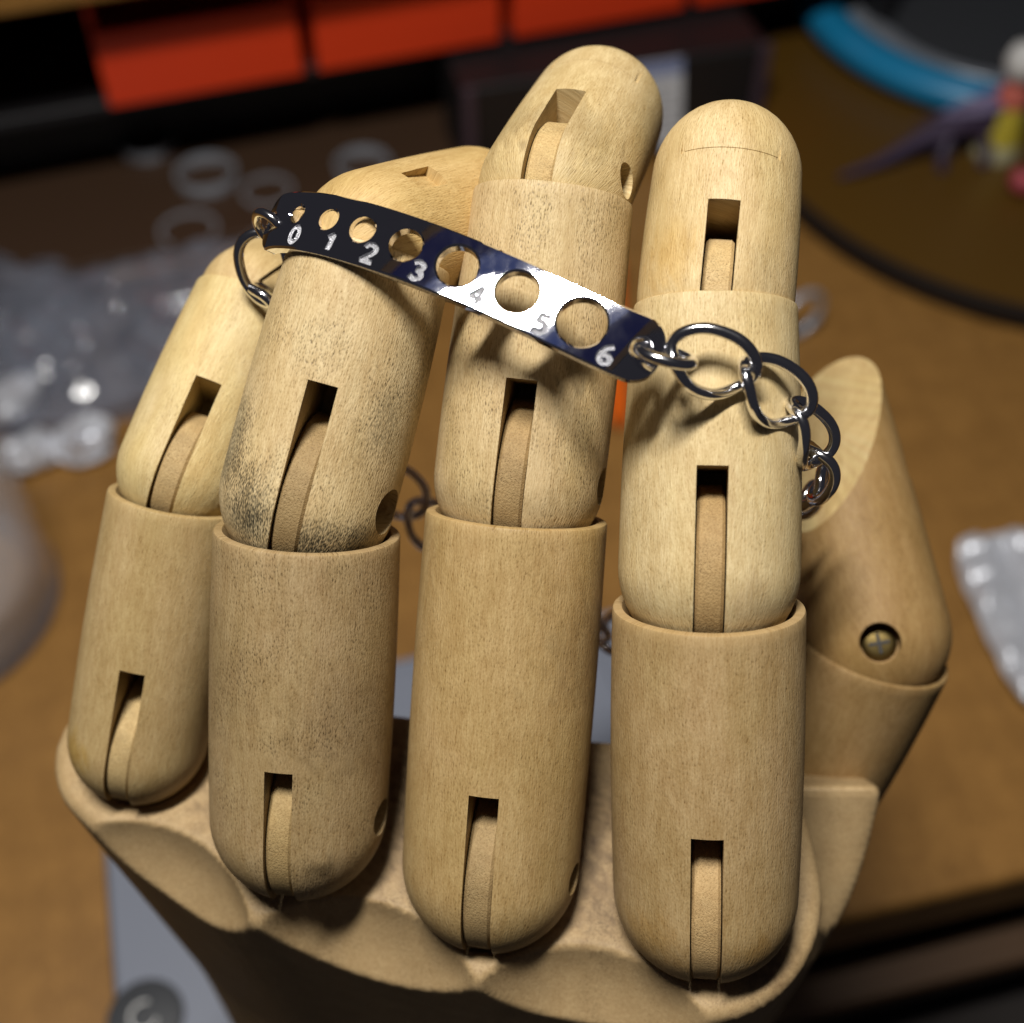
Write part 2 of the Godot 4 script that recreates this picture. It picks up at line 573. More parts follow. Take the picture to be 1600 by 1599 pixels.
func poly_distance(q: Vector2, p: PackedVector2Array) -> float:
	var d := 1e9
	var inside := false
	var j := p.size() - 1
	for i in p.size():
		var a := p[i]
		var b := p[j]
		var e := b - a
		var w := q - a
		d = minf(d, (w - e * clampf(w.dot(e) / e.dot(e), 0, 1)).length_squared())
		if (a.y > q.y) != (b.y > q.y) and q.x < (b.x - a.x) * (q.y - a.y) / (b.y - a.y) + a.x: inside = not inside
		j = i
	return -sqrt(d) if inside else sqrt(d)

func rounded(pts: Array) -> PackedVector2Array:
	var p := PackedVector2Array()
	var n := pts.size()
	for i in n:
		for k in 4: p.append(pts[i].cubic_interpolate(pts[(i + 1) % n], pts[(i - 1 + n) % n], pts[(i + 2) % n], k / 4.0))
	return p

func smax(a: float, b: float, k: float) -> float:
	var h := maxf(k - absf(a - b), 0.0) / k
	return maxf(a, b) + h * h * k * 0.25

func build_palm(parent: Node) -> void:
	var block := rounded([Vector2(-57.6, 10), Vector2(-56.3, 18), Vector2(-50.5, 24), Vector2(-43, 28.9), Vector2(-34, 34.2), Vector2(-24, 37.0), Vector2(-13, 40.2), Vector2(-2, 42.8), Vector2(10, 44.5), Vector2(21.4, 46.2), Vector2(30, 43), Vector2(35.2, 36), Vector2(36.3, 28), Vector2(34, 18), Vector2(22, 13), Vector2(0, 10), Vector2(-22, 6), Vector2(-40, 0), Vector2(-52, 1)])
	var mound := rounded([Vector2(24, 8), Vector2(36, 2), Vector2(45, 8), Vector2(45.4, 20), Vector2(42.5, 29), Vector2(37, 33), Vector2(26, 30)])
	var scoops := [[V(-41.0, 153.0, 29.5), V(-0.35, 0.62, 0.70), 18.0, 1.9], [V(-16.0, 153.4, 38.2), V(-0.22, 0.62, 0.75), 18.0, 2.1], [V(9.0, 153.4, 43.2), V(-0.12, 0.62, 0.77), 18.0, 1.8]]
	var xs := []; var ys := []; var zs := []
	var x := -62.0
	while x < 50.0: xs.append(x); x += 0.62
	var z := -6.0
	while z < 50.0: zs.append(z); z += 0.62
	var y := 15.0
	while y < 143.0: ys.append(y); y += 8.0
	while y < 161.5: ys.append(y); y += 0.6
	var nx := xs.size(); var ny := ys.size(); var nz := zs.size()
	var f1 := PackedFloat32Array(); var f2 := PackedFloat32Array()
	for k in nz:
		for i in nx:
			f1.append(poly_distance(Vector2(xs[i], zs[k]), block))
			f2.append(poly_distance(Vector2(xs[i], zs[k]), mound))
	var balls := []
	for i in 4: balls.append([knuckles[i], knuckle_r[i] + 0.1])
	balls.append([V(40.9, 142.5, 10.0), 9.0])
	for q in scoops: balls.append([q[0] + (q[1] as Vector3).normalized() * (q[2] - q[3]), q[2]])
	var val := PackedFloat32Array()
	val.resize(nx * ny * nz)
	for j in ny:
		var yy: float = ys[j]
		var inset := clampf((158.0 - yy) * 0.075, 0.0, 5.0)
		for k in nz:
			var top := 159.6 - 0.035 * absf(zs[k] - 25.0)
			for i in nx:
				var e := k * nx + i
				var a: float = f1[e] + inset
				var b: float = f2[e] + inset * 0.6
				var id := (j * nz + k) * nx + i
				if minf(a, b) > 4.0:
					val[id] = minf(a, b)
					continue
				a = smax(a, yy - top, 2.4)
				b = smax(b, yy - (151.0 + clampf(zs[k] - 12.0, 0.0, 6.0) * 1.3 - maxf(zs[k] - 19.0, 0.0) * 1.5), 2.0)
				var d := minf(a, b)
				if yy > 135.0:
					for c in 8:
						var g: float = balls[c][1] - (V(xs[i], yy, zs[k]) - balls[c][0]).length()
						if g > d - 1.2: d = smax(d, g, 0.5 if c < 5 else 0.35)
				if j == 0: d = maxf(d, 1.0)
				val[id] = d
	# surface nets: one vertex per crossed cell
	var vid := {}
	var vp := PackedVector3Array(); var vn := PackedVector3Array()
	var off := PackedInt32Array([0, 1, nx, nx + 1, nx * nz, nx * nz + 1, nx * nz + nx, nx * nz + nx + 1])
	for j in ny - 1:
		for k in nz - 1:
			for i in nx - 1:
				var id := (j * nz + k) * nx + i
				var neg := 0
				for c in 8:
					if val[id + off[c]] < 0.0: neg += 1
				if neg == 0 or neg == 8: continue
				var size := V(xs[i + 1] - xs[i], ys[j + 1] - ys[j], zs[k + 1] - zs[k])
				var sum := Vector3.ZERO
				var cnt := 0
				var gr := Vector3.ZERO
				for c in 8:
					var cc := V(c & 1, (c >> 2) & 1, (c >> 1) & 1)
					var vc := val[id + off[c]]
					gr += (cc * 2.0 - Vector3.ONE) * vc
					for m in [1, 2, 4]:
						if c & m: continue
						var vd := val[id + off[c | m]]
						if (vc < 0.0) != (vd < 0.0):
							var dd := V(1 if m == 1 else 0, 1 if m == 4 else 0, 1 if m == 2 else 0)
							sum += cc + dd * (vc / (vc - vd))
							cnt += 1
				vid[id] = vp.size()
				vp.append(V(xs[i], ys[j], zs[k]) + sum / cnt * size)
				vn.append((gr / size).normalized())
	var s := soup()
	for id in vid:
		var i: int = id % nx
		var k: int = (id / nx) % nz
		var j: int = id / (nx * nz)
		for ax in 3:
			var st: int = [1, nx * nz, nx][ax]
			var u: int = [nx * nz, nx, 1][ax]
			var w: int = [nx, 1, nx * nz][ax]
			if (val[id] < 0.0) == (val[id + st] < 0.0): continue
			if not (vid.has(id - u) and vid.has(id - w) and vid.has(id - u - w)): continue
			var a: int = vid[id]; var b: int = vid[id - u]; var c: int = vid[id - u - w]; var d: int = vid[id - w]
			quad(s, vp[a], vp[b], vp[c], vp[d], vn[a], vn[b], vn[c], vn[d])
	for q in s.v.size():
		var p: Vector3 = s.v[q] / MM
		var g := 1.0 + 0.12 * rough_noise.get_noise_3d(p.x * 1.5, p.y * 1.5, p.z * 1.5)
		var c := Color(0.78 * g, 0.755 * g, 0.69 * g)
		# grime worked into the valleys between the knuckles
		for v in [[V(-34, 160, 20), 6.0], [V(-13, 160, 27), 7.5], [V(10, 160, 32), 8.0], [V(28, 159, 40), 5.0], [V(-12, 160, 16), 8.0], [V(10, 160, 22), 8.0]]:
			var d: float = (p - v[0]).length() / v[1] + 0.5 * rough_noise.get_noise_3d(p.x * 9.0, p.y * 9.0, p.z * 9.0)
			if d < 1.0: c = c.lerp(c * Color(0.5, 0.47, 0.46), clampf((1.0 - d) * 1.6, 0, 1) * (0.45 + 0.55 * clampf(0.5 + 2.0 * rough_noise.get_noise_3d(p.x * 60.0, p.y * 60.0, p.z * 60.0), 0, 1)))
		s.c.append(c)
	put("palm", finish(s), M.endgrain, parent)

# ------------------------------------------------------------------ the wooden hand
func build_hand() -> void:
	var hand := thing("wooden_hand", "jointed maple wood mannequin hand wearing a silver bracelet, fingers slightly curled", "mannequin hand")
	build_palm(hand)
	var s := soup()
	add_lathe(s, [Vector2(0, -74.6), Vector2(46, -74.6), Vector2(47, -73.5), Vector2(47, -62), Vector2(45, -60), Vector2(22, -59.8), Vector2(18.5, -54), Vector2(17.5, -10), Vector2(19, 8), Vector2(21, 17), Vector2(0, 17.2)], 72, V(-8, 0, 22))
	for q in s.v: s.c.append(Color(0.8, 0.76, 0.7))
	put("wrist_stand", finish(s), M.endgrain, hand)
	var grime := Color(0.27, 0.26, 0.25)
	var soft := Color(0.66, 0.64, 0.62)
	var ochre := Color(0.93, 0.84, 0.66)
	var warm := Color(0.72, 0.64, 0.56)
	var pale := Color(1.02, 1.0, 0.97)

	var index := Node3D.new(); index.name = "finger"; hand.add_child(index, true)
	tag(index, "index finger, second from the right, touched by the bracelet chain")
	segment(index, "finger_segment", knuckles[0], V(20.5, 194.5, 11.8), {"ra": 10.15, "rb": 10.05, "edge": 4.0, "cup": 9.75, "slot": 3.3, "slot_top": 11.0, "roll": 1.0, "sunk": 0.5, "tint": warm, "tongue_tint": Color(0.9, 0.8, 0.72),
		"stains": [[V(-6, -3, 8), 5.0, ochre, 0.8], [V(6, -4, 8), 4.0, ochre, 0.9]], "holes": [[-1, -1.0, 1.6, 2.4, 0]]})
	segment(index, "finger_segment", V(20.5, 194.5, 11.8), V(21.3, 212.0, -10.2), {"ra": 9.4, "rb": 8.5, "edge": 0.6, "cup": 8.3, "slot": 3.1, "slot_top": 10.2, "roll": 1.0, "tint": pale, "tongue_tint": Color(0.78, 0.68, 0.58),
		"stains": [[V(0, 8, 9.4), 3.0, soft, 0.5], [V(5, -4, 8), 4.0, soft, 0.5]]})
	segment(index, "fingertip", V(21.3, 212.0, -10.2), V(22.9, 218.6, -21.9), {"ra": 8.2, "rb": 7.9, "tip": 8.4, "slot": 3.2, "slot_top": 7.6, "sunk": 1.9, "roll": 0.0, "tint": Color(0.97, 0.93, 0.86), "tongue_tint": Color(1.1, 1.04, 0.96),
		"stains": [[V(5, 1, 7), 3.0, soft, 0.5], [V(-5, 2, 7), 4.0, ochre, 0.9]], "cuts": nail(7.8, 13.3, 76.0, 2.0)})

	var middle := Node3D.new(); middle.name = numbered("finger", hand); hand.add_child(middle, true)
	middle.name = "finger_001"
	tag(middle, "middle finger, the tallest, under the bracelet's largest holes")
	segment(middle, "finger_segment", knuckles[1], V(0.8, 196.6, 1.1), {"ra": 10.0, "rb": 9.9, "edge": 4.0, "cup": 9.6, "slot": 3.2, "slot_top": 11.2, "roll": -7.0, "tint": Color(0.72, 0.635, 0.51), "tongue_tint": Color(0.66, 0.6, 0.54),
		"holes": [[1, 0.0, 1.8, 2.6, -12]], "stains": [[V(9, 26, 3), 8.0, soft, 0.6]]})
	segment(middle, "finger_segment", V(0.8, 196.6, 1.1), V(4.5, 217.5, -21.4), {"ra": 9.25, "rb": 8.6, "edge": 0.6, "cup": 8.2, "slot": 3.2, "slot_top": 10.2, "roll": -6.0, "tint": Color(0.97, 0.93, 0.87), "tongue_tint": Color(0.68, 0.6, 0.52), "mat": "worn",
		"holes": [[1, 0.3, 2.0, 2.6, -8]], "stains": [[V(5.5, 12, 7.5), 3.0, grime, 0.8], [V(8, -1, 5), 5.0, soft, 0.6], [V(7, 4, 6.5), 3.0, soft, 0.5]]})
	segment(middle, "fingertip", V(4.5, 217.5, -21.4), V(9.8, 215.7, -38.7), {"ra": 8.15, "rb": 7.9, "tip": 7.7, "slot": 3.3, "slot_top": 7.6, "sunk": 1.0, "roll": -27.0, "tint": Color(0.95, 0.92, 0.84), "tongue_tint": Color(1.04, 0.96, 0.84),
		"holes": [[1, 0.6, 1.9, 2.6, -14]], "stains": [[V(3, 0, 8), 6.0, Color(0.7, 0.69, 0.68), 0.8], [V(-4, 1, 7), 5.0, soft, 0.6]], "cuts": nail(7.8, 15.6, 76.0, 4.0)})

	var ring := Node3D.new(); ring.name = "finger_002"; hand.add_child(ring, true)
	tag(ring, "grimy ring finger, bent under the bracelet's small holes")
	segment(ring, "finger_segment", knuckles[2], V(-21.8, 196.7, 3.4), {"ra": 10.0, "rb": 10.0, "edge": 4.0, "cup": 9.75, "slot": 3.0, "slot_top": 9.2, "roll": -13.0, "tint": Color(0.67, 0.61, 0.54), "tongue_tint": Color(0.76, 0.7, 0.6), "mat": "worn",
		"holes": [[1, 1.0, 2.1, 2.6, -10]], "stains": [[V(7, 14, 7), 8.0, soft, 0.6], [V(-8, 18, 5), 9.0, Color(0.8, 0.79, 0.78), 0.8], [V(4.5, -2.6, 8.5), 1.6, grime, 0.7]]})
	segment(ring, "finger_segment", V(-21.8, 196.7, 3.4), V(-14.6, 214.7, -15.7), {"ra": 9.4, "rb": 8.6, "edge": 0.6, "cup": 8.2, "slot": 3.1, "slot_top": 11.8, "roll": -9.0, "tint": Color(1.0, 0.96, 0.90), "tongue_tint": Color(0.62, 0.56, 0.5), "mat": "grimy",
		"holes": [[1, 0.6, 2.5, 2.8, -16]]})
	segment(ring, "fingertip", V(-14.6, 214.7, -15.7), V(-4.8, 208.8, -28.9), {"ra": 8.1, "rb": 7.9, "tip": 7.6, "roll": -40.0, "cuts": [{"size": V(3.0, 4.6, 4.0), "at": Transform3D(Basis(Vector3.RIGHT, -0.12), V(0, 4.2, 9.2))}], "tint": Color(0.9, 0.8, 0.62)})

	var pinky := Node3D.new(); pinky.name = "finger_003"; hand.add_child(pinky, true)
	tag(pinky, "little finger, leftmost and thinnest, with the cleanest wood")
	segment(pinky, "finger_segment", knuckles[3], V(-38.1, 190.5, -5.6), {"ra": 8.25, "rb": 7.95, "edge": 3.4, "cup": 7.7, "slot": 2.9, "slot_top": 11.2, "roll": -13.0, "tint": Color(0.72, 0.66, 0.56), "tongue_tint": Color(0.98, 0.93, 0.85),
		"stains": [[V(-5.5, -1, 5.5), 3.0, Color(0.95, 0.86, 0.55), 0.9]]})
	segment(pinky, "finger_segment", V(-38.1, 190.5, -5.6), V(-30.7, 199.9, -24.5), {"ra": 7.4, "rb": 7.1, "edge": 0.5, "cup": 6.7, "slot": 3.0, "slot_top": 9.4, "roll": -10.0, "tint": Color(1.06, 1.0, 0.88), "tongue_tint": Color(0.84, 0.78, 0.72)})
	segment(pinky, "fingertip", V(-30.7, 199.9, -24.5), V(-27.3, 194.4, -36.6), {"ra": 6.7, "rb": 6.4, "tip": 6.6, "slot": 2.6, "slot_top": 8.0, "roll": -6.0, "tint": Color(0.9, 0.84, 0.74)})

	var thumb := Node3D.new(); thumb.name = "thumb"; hand.add_child(thumb, true)
	tag(thumb, "thumb behind the index finger, its tip cut off flat")
	var tj := V(46.7, 164.3, -0.8)
	segment(thumb, "finger_segment", V(40.9, 142.5, 10.0), tj, {"ra": 8.8, "rb": 10.6, "edge": 1.5, "cup": 10.0, "slot": 3.2, "slot_top": 5.0, "roll": -100.0, "tint": Color(0.50, 0.41, 0.31)})  # both thumb tints are darkened: its shade is painted into the wood colour
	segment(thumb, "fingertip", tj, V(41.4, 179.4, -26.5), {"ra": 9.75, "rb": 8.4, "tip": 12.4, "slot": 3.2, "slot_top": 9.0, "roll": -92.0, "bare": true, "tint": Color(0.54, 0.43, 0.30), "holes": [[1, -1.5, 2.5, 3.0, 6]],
		"cuts": [{"size": V(30, 60, 20), "at": Transform3D(Basis(Vector3.UP, deg_to_rad(-110.0)) * Basis(Vector3.RIGHT, deg_to_rad(-24.0)), V(0, 0, 0))}, {"size": V(7.5, 16, 4), "at": Transform3D(Basis(), V(0, 26.5, -10.8))}]})
	pending[-1].node.get_child(2).transform = thumb_cut()
	await bake_segments()

# the flat cut at the thumb's tip, facing left and a little to the front
func thumb_cut() -> Transform3D:
	var a := V(46.7, 164.3, -0.8)
	var c := V(41.4, 179.4, -26.5)
	var tr := frame(a, c, -92.0)
	var n := V(-0.73, 0.671, -0.115).normalized()    # the way the cut looks
	var p := V(45.2, 187.2, -28.0) - V(-0.73, 0.671, -0.115) * 4.2                   # a point on it
	var y := (c - a).normalized()
	y = (y - n * y.dot(n)).normalized()
	return tr.affine_inverse() * Transform3D(Basis(y.cross(n), y, n), p + n * 10.0)

# ------------------------------------------------------------------ the bracelet
var spine := []     # [point, tangent, normal, across] by distance along the bar
var spine_step := 0.25

func build_spine() -> void:
	var c := [V(14.05, 217.89, 4.69), V(10.87, 218.50, 3.56), V(7.81, 219.03, 2.14), V(4.82, 219.54, 0.59), V(1.84, 220.04, -0.97), V(-1.15, 220.51, -2.51), V(-4.19, 220.95, -4.00), V(-7.26, 221.32, -5.46), V(-10.34, 221.56, -6.93), V(-13.42, 221.63, -8.44), V(-16.43, 221.44, -10.03), V(-19.31, 220.91, -11.73), V(-21.97, 219.93, -13.55), V(-24.33, 218.40, -15.45), V(-26.26, 216.19, -17.36)]
	var out := []
	for q in c: out.append(V(0, 0.866, 0.5))
	var p := spline(c, 24)
	var n := spline(out, 24)
	var dist := [0.0]
	for i in range(1, p.size()): dist.append(dist[-1] + (p[i] - p[i - 1]).length())
	var total: float = dist[-1]
	var k := 0
	for i in int(total / spine_step) + 1:
		var d := i * spine_step
		while k < dist.size() - 2 and dist[k + 1] < d: k += 1
		var f: float = (d - dist[k]) / (dist[k + 1] - dist[k])
		spine.append([p[k].lerp(p[k + 1], f), Vector3.ZERO, n[k].lerp(n[k + 1], f), Vector3.ZERO])
	for i in spine.size():
		var t: Vector3 = (spine[min(i + 3, spine.size() - 1)][0] - spine[max(i - 3, 0)][0]).normalized()
		var m: Vector3 = spine[i][2]
		m = (m - t * m.dot(t)).normalized()
		spine[i][1] = t
		spine[i][2] = m
		spine[i][3] = t.cross(m) * -1.0 if t.cross(m).y < 0 else t.cross(m)

# u runs from the right end to the left, v upwards across the bar, h out of its face
func bar_at(u: float, v: float, h: float) -> Array:
	var x := clampf(u / spine_step, 0.0, spine.size() - 1.001)
	var i := int(x)
	var f := x - i
	var p: Vector3 = spine[i][0].lerp(spine[i + 1][0], f)
	var n: Vector3 = spine[i][2].lerp(spine[i + 1][2], f).normalized()
	var w: Vector3 = spine[i][3].lerp(spine[i + 1][3], f).normalized()
	# the face is very slightly crowned by polishing
	var m := (n + w * (v / 95.0)).normalized()
	return [p + w * v + m * h - n * (v * v / 190.0), m, w, spine[i][1].lerp(spine[i + 1][1], f).normalized()]

func u_near(target: Vector3) -> float:
	var best := 0
	for i in spine.size():
		if (spine[i][0] - target).length() < (spine[best][0] - target).length(): best = i
	return best * spine_step

func rounded_bar(length: float, half: float, r: float, inset: float) -> PackedVector2Array:
	var p := PackedVector2Array()
	var rr := r - inset
	for c in [[Vector2(length - r, half - r), 0], [Vector2(r, half - r), 1], [Vector2(r, -half + r), 2], [Vector2(length - r, -half + r), 3]]:
		for k in 13:
			var a: float = PI * 0.5 * (c[1] + k / 12.0)
			p.append(c[0] + Vector2(cos(a), sin(a)) * rr)
		if c[1] == 0 or c[1] == 2:
			var n := 110
			for k in range(1, n):
				var x := lerpf(length - r, r, float(k) / n)
				p.append(Vector2(x if c[1] == 0 else length - x, (half - inset) * (1 if c[1] == 0 else -1)))
	return p

func circle(c: Vector2, r: float, n: int) -> PackedVector2Array:
	var p := PackedVector2Array()
	for k in n: p.append(c + Vector2(cos(TAU * k / n), sin(TAU * k / n)) * r)
	return p

# strokes of the numerals in a box 0.7 wide and 1 high
func numeral(d: int) -> Array:
	var p := []
	match d:
		0:
			for k in 20: p.append(Vector2(0.36 + 0.34 * cos(TAU * k / 20), 0.5 + 0.5 * sin(TAU * k / 20)))
		1: p = [Vector2(0.1, 0.74), Vector2(0.42, 1.0), Vector2(0.36, 0.0)]
		2: p = [Vector2(0.02, 0.76), Vector2(0.12, 0.94), Vector2(0.36, 1.0), Vector2(0.6, 0.9), Vector2(0.66, 0.7), Vector2(0.5, 0.46), Vector2(0.02, 0.02), Vector2(0.7, 0.02)]
		3: p = [Vector2(0.04, 0.86), Vector2(0.3, 1.0), Vector2(0.58, 0.9), Vector2(0.6, 0.68), Vector2(0.3, 0.54), Vector2(0.62, 0.42), Vector2(0.66, 0.18), Vector2(0.36, 0.0), Vector2(0.02, 0.14)]
		4: p = [Vector2(0.5, 0.0), Vector2(0.5, 1.0), Vector2(0.0, 0.32), Vector2(0.74, 0.32)]
		5: p = [Vector2(0.64, 1.0), Vector2(0.14, 1.0), Vector2(0.1, 0.58), Vector2(0.36, 0.64), Vector2(0.62, 0.5), Vector2(0.66, 0.24), Vector2(0.42, 0.02), Vector2(0.04, 0.1)]
		6: p = [Vector2(0.56, 1.0), Vector2(0.24, 0.8), Vector2(0.04, 0.4), Vector2(0.12, 0.1), Vector2(0.36, 0.0), Vector2(0.6, 0.1), Vector2(0.64, 0.34), Vector2(0.44, 0.5), Vector2(0.1, 0.38)]
	return p

func build_bar(parent: Node) -> void:
	var length: float = (spine.size() - 1) * spine_step - 0.3
	var half := 3.3
	var holes := []
	for h in [[V(6.63, 219.39, 1.30), 2.42, 0.1], [V(0.61, 220.44, -1.71), 2.1, 0.1], [V(-5.17, 221.17, -4.61), 2.07, 0.1], [V(-10.40, 221.56, -7.15), 1.7, 0.25], [V(-14.98, 221.60, -9.20), 1.38, 0.4], [V(-18.62, 221.23, -11.33), 1.12, 0.55], [V(-22.13, 219.91, -13.74), 0.98, 0.6]]:
		holes.append([Vector2(u_near(h[0]), h[2]), h[1]])
	holes.append([Vector2(2.2, 0.1), 0.95])
	holes.append([Vector2(length - 1.7, 0.1), 0.9])
	var bev := 0.2
	var outline := rounded_bar(length, half, 2.7, bev)
	# numerals: outlines of their strokes; u runs leftwards, so they are mirrored
	var marks := []
	var spots := [[6, 3.4, 2.05], [5, 3.65, 2.1], [4, 3.15, 2.1], [3, 2.35, 2.1], [2, 1.95, 2.05], [1, 1.6, 2.05], [0, 1.15, 2.0]]
	for i in 7:
		var q: Array = spots[i]
		var hc: Vector2 = holes[i][0]
		var pl := PackedVector2Array()
		var size := 1.85 if i < 5 else 1.7
		for p in numeral(q[0]): pl.append(Vector2(hc.x - q[1] - (p.x - 0.35) * size, -q[2] + 0.25 + (p.y - 0.5) * size))
		var parts: Array = []
		if q[0] == 0: parts = [circle_of(pl, 0.28), circle_of(pl, -0.28)]
		else: parts = Geometry2D.offset_polyline(pl, 0.28, Geometry2D.JOIN_ROUND, Geometry2D.END_ROUND)
		var outer := []
		var inner := []
		for p in parts:
			var dense := densified(p, 0.12)
			if q[0] == 0: (outer if outer.is_empty() else inner).append(dense)
			elif Geometry2D.is_polygon_clockwise(p): inner.append(dense)
			else: outer.append(dense)
		marks.append([outer, inner])
	var pts := PackedVector2Array(outline)
	var rims := [] # things that interior points keep away from
	for h in holes:
		pts.append_array(circle(h[0], h[1] + bev, 64))
	for m in marks:
		for p in m[0] + m[1]: pts.append_array(p)
	var edge_n := pts.size()
	var x := 0.4
	var row := 0
	while x < length:
		var y := -half + 0.45 + (0.22 if row % 2 else 0.0)
		while y < half - 0.3:
			var q := Vector2(x, y)
			var ok := Geometry2D.is_point_in_polygon(q, outline)
			for i in edge_n:
				if not ok: break
				if absf(pts[i].x - q.x) < 0.2 and (pts[i] - q).length_squared() < 0.035: ok = false
			if ok: pts.append(q)
			y += 0.5
		row += 1
		x += 0.45
	var tris := Geometry2D.triangulate_delaunay(pts)
	var face := soup()
	var floors := []
	for i in 7: floors.append(soup())
	var thick := 1.4
	for t in tris.size() / 3:
		var a := pts[tris[t * 3]]; var b := pts[tris[t * 3 + 1]]; var c := pts[tris[t * 3 + 2]]
		if absf((b - a).cross(c - a)) < 1e-7: continue
		var mid := (a + b + c) / 3.0
		if not Geometry2D.is_point_in_polygon(mid, outline): continue
		var skip := false
		for h in holes:
			if (mid - h[0]).length() < h[1] + bev - 0.002: skip = true
		if skip: continue
		var mark := -1
		for m in 7:
			for p in marks[m][0]:
				if Geometry2D.is_point_in_polygon(mid, p): mark = m
			if mark == m:
				for p in marks[m][1]:
					if Geometry2D.is_point_in_polygon(mid, p): mark = -1
		var A := bar_at(a.x, a.y, 0); var B := bar_at(b.x, b.y, 0); var C := bar_at(c.x, c.y, 0)
		if mark < 0: tri(face, A[0], B[0], C[0], A[1], B[1], C[1])
		else:
			var dp := 0.26
			tri(floors[mark], A[0] - A[1] * dp, B[0] - B[1] * dp, C[0] - C[1] * dp, A[1], B[1], C[1])
		tri(face, A[0] - A[1] * thick, B[0] - B[1] * thick, C[0] - C[1] * thick, -A[1], -B[1], -C[1])
	# walls round the outline and in the holes, with a small bevel at the face
	edge_wall(face, outline, rounded_bar(length, half, 2.7, 0.0), bev, thick, 1.0)
	for h in holes: edge_wall(face, circle(h[0], h[1] + bev, 64), circle(h[0], h[1], 64), bev, thick, -1.0)
	var bar := put("gauge_bar", finish(face), M.silver, parent)
	tag(bar, "polished curved silver bar with seven graded round holes")
	for m in 7:
		for p in marks[m][0] + marks[m][1]:
			for i in p.size():
				var a: Vector2 = p[i]
				var b: Vector2 = p[(i + 1) % p.size()]
				var A := bar_at(a.x, a.y, 0); var B := bar_at(b.x, b.y, 0)
				var sd: Vector2 = (b - a).orthogonal().normalized()
				var n: Vector3 = A[3] * sd.x + A[2] * sd.y
				quad(floors[m], A[0], B[0], B[0] - B[1] * 0.26, A[0] - A[1] * 0.26, n, n, n, n)
		put("engraved_numeral", finish(floors[m]), M.frost, bar)

func circle_of(p: PackedVector2Array, grow: float) -> PackedVector2Array:
	var c := Vector2.ZERO
	for q in p: c += q
	c /= p.size()
	var out := PackedVector2Array()
	for q in p: out.append(q + (q - c).normalized() * grow)
	return out

func densified(p: PackedVector2Array, step: float) -> PackedVector2Array:
	var out := PackedVector2Array()
	for i in p.size():
		var a := p[i]
		var b := p[(i + 1) % p.size()]
		var n := maxi(1, int((b - a).length() / step))
		for k in n: out.append(a.lerp(b, float(k) / n))
	return out

func edge_wall(s: Dictionary, inner: PackedVector2Array, outer: PackedVector2Array, bev: float, thick: float, sign_out: float) -> void:
	var n := inner.size()
	for i in n:
		var j := (i + 1) % n
		var r := []
		for k in [i, j]:
			var t: Vector2 = outer[(k + 1) % n] - outer[(k - 1 + n) % n]
			var o2 := (outer[k] - inner[k]).normalized()
			var A := bar_at(outer[k].x, outer[k].y, 0.0)
			var I := bar_at(inner[k].x, inner[k].y, 0.0)
			var side: Vector3 = -A[3] * o2.x * -1.0 + A[2] * o2.y
			# the spine runs in +u along its tangent
			r.append([I[0], A[0] - A[1] * bev, A[0] - A[1] * (thick - bev), I[0] - I[1] * thick, I[1], (I[1] + side).normalized(), side])
		var p: Array = r[0]
		var q: Array = r[1]
		quad(s, p[0], q[0], q[1], p[1], p[5], q[5], q[5], p[5])
		quad(s, p[1], q[1], q[2], p[2], p[6], q[6], q[6], p[6])
		quad(s, p[2], q[2], q[3], p[3], p[6], q[6], -q[4], -p[4])

# one curb link: a loop of wire that is twisted along its length
func curb_link(c: Vector3, along: Vector3, face: Vector3, a: float, b: float, wire: float, twist: float) -> ArrayMesh:
	var t := along.normalized()
	var n := (face - t * face.dot(t)).normalized()
	var w := n.cross(t)
	var pts := []
	for k in 56:
		var g := TAU * k / 56
		var ca := cos(g)
		var x := signf(ca) * pow(absf(ca), 0.85)
		var ph := deg_to_rad(twist) * ca
		pts.append(c + t * a * x + (w * cos(ph) + n * sin(ph)) * b * sin(g))
	return tube(pts, wire, true, 16)

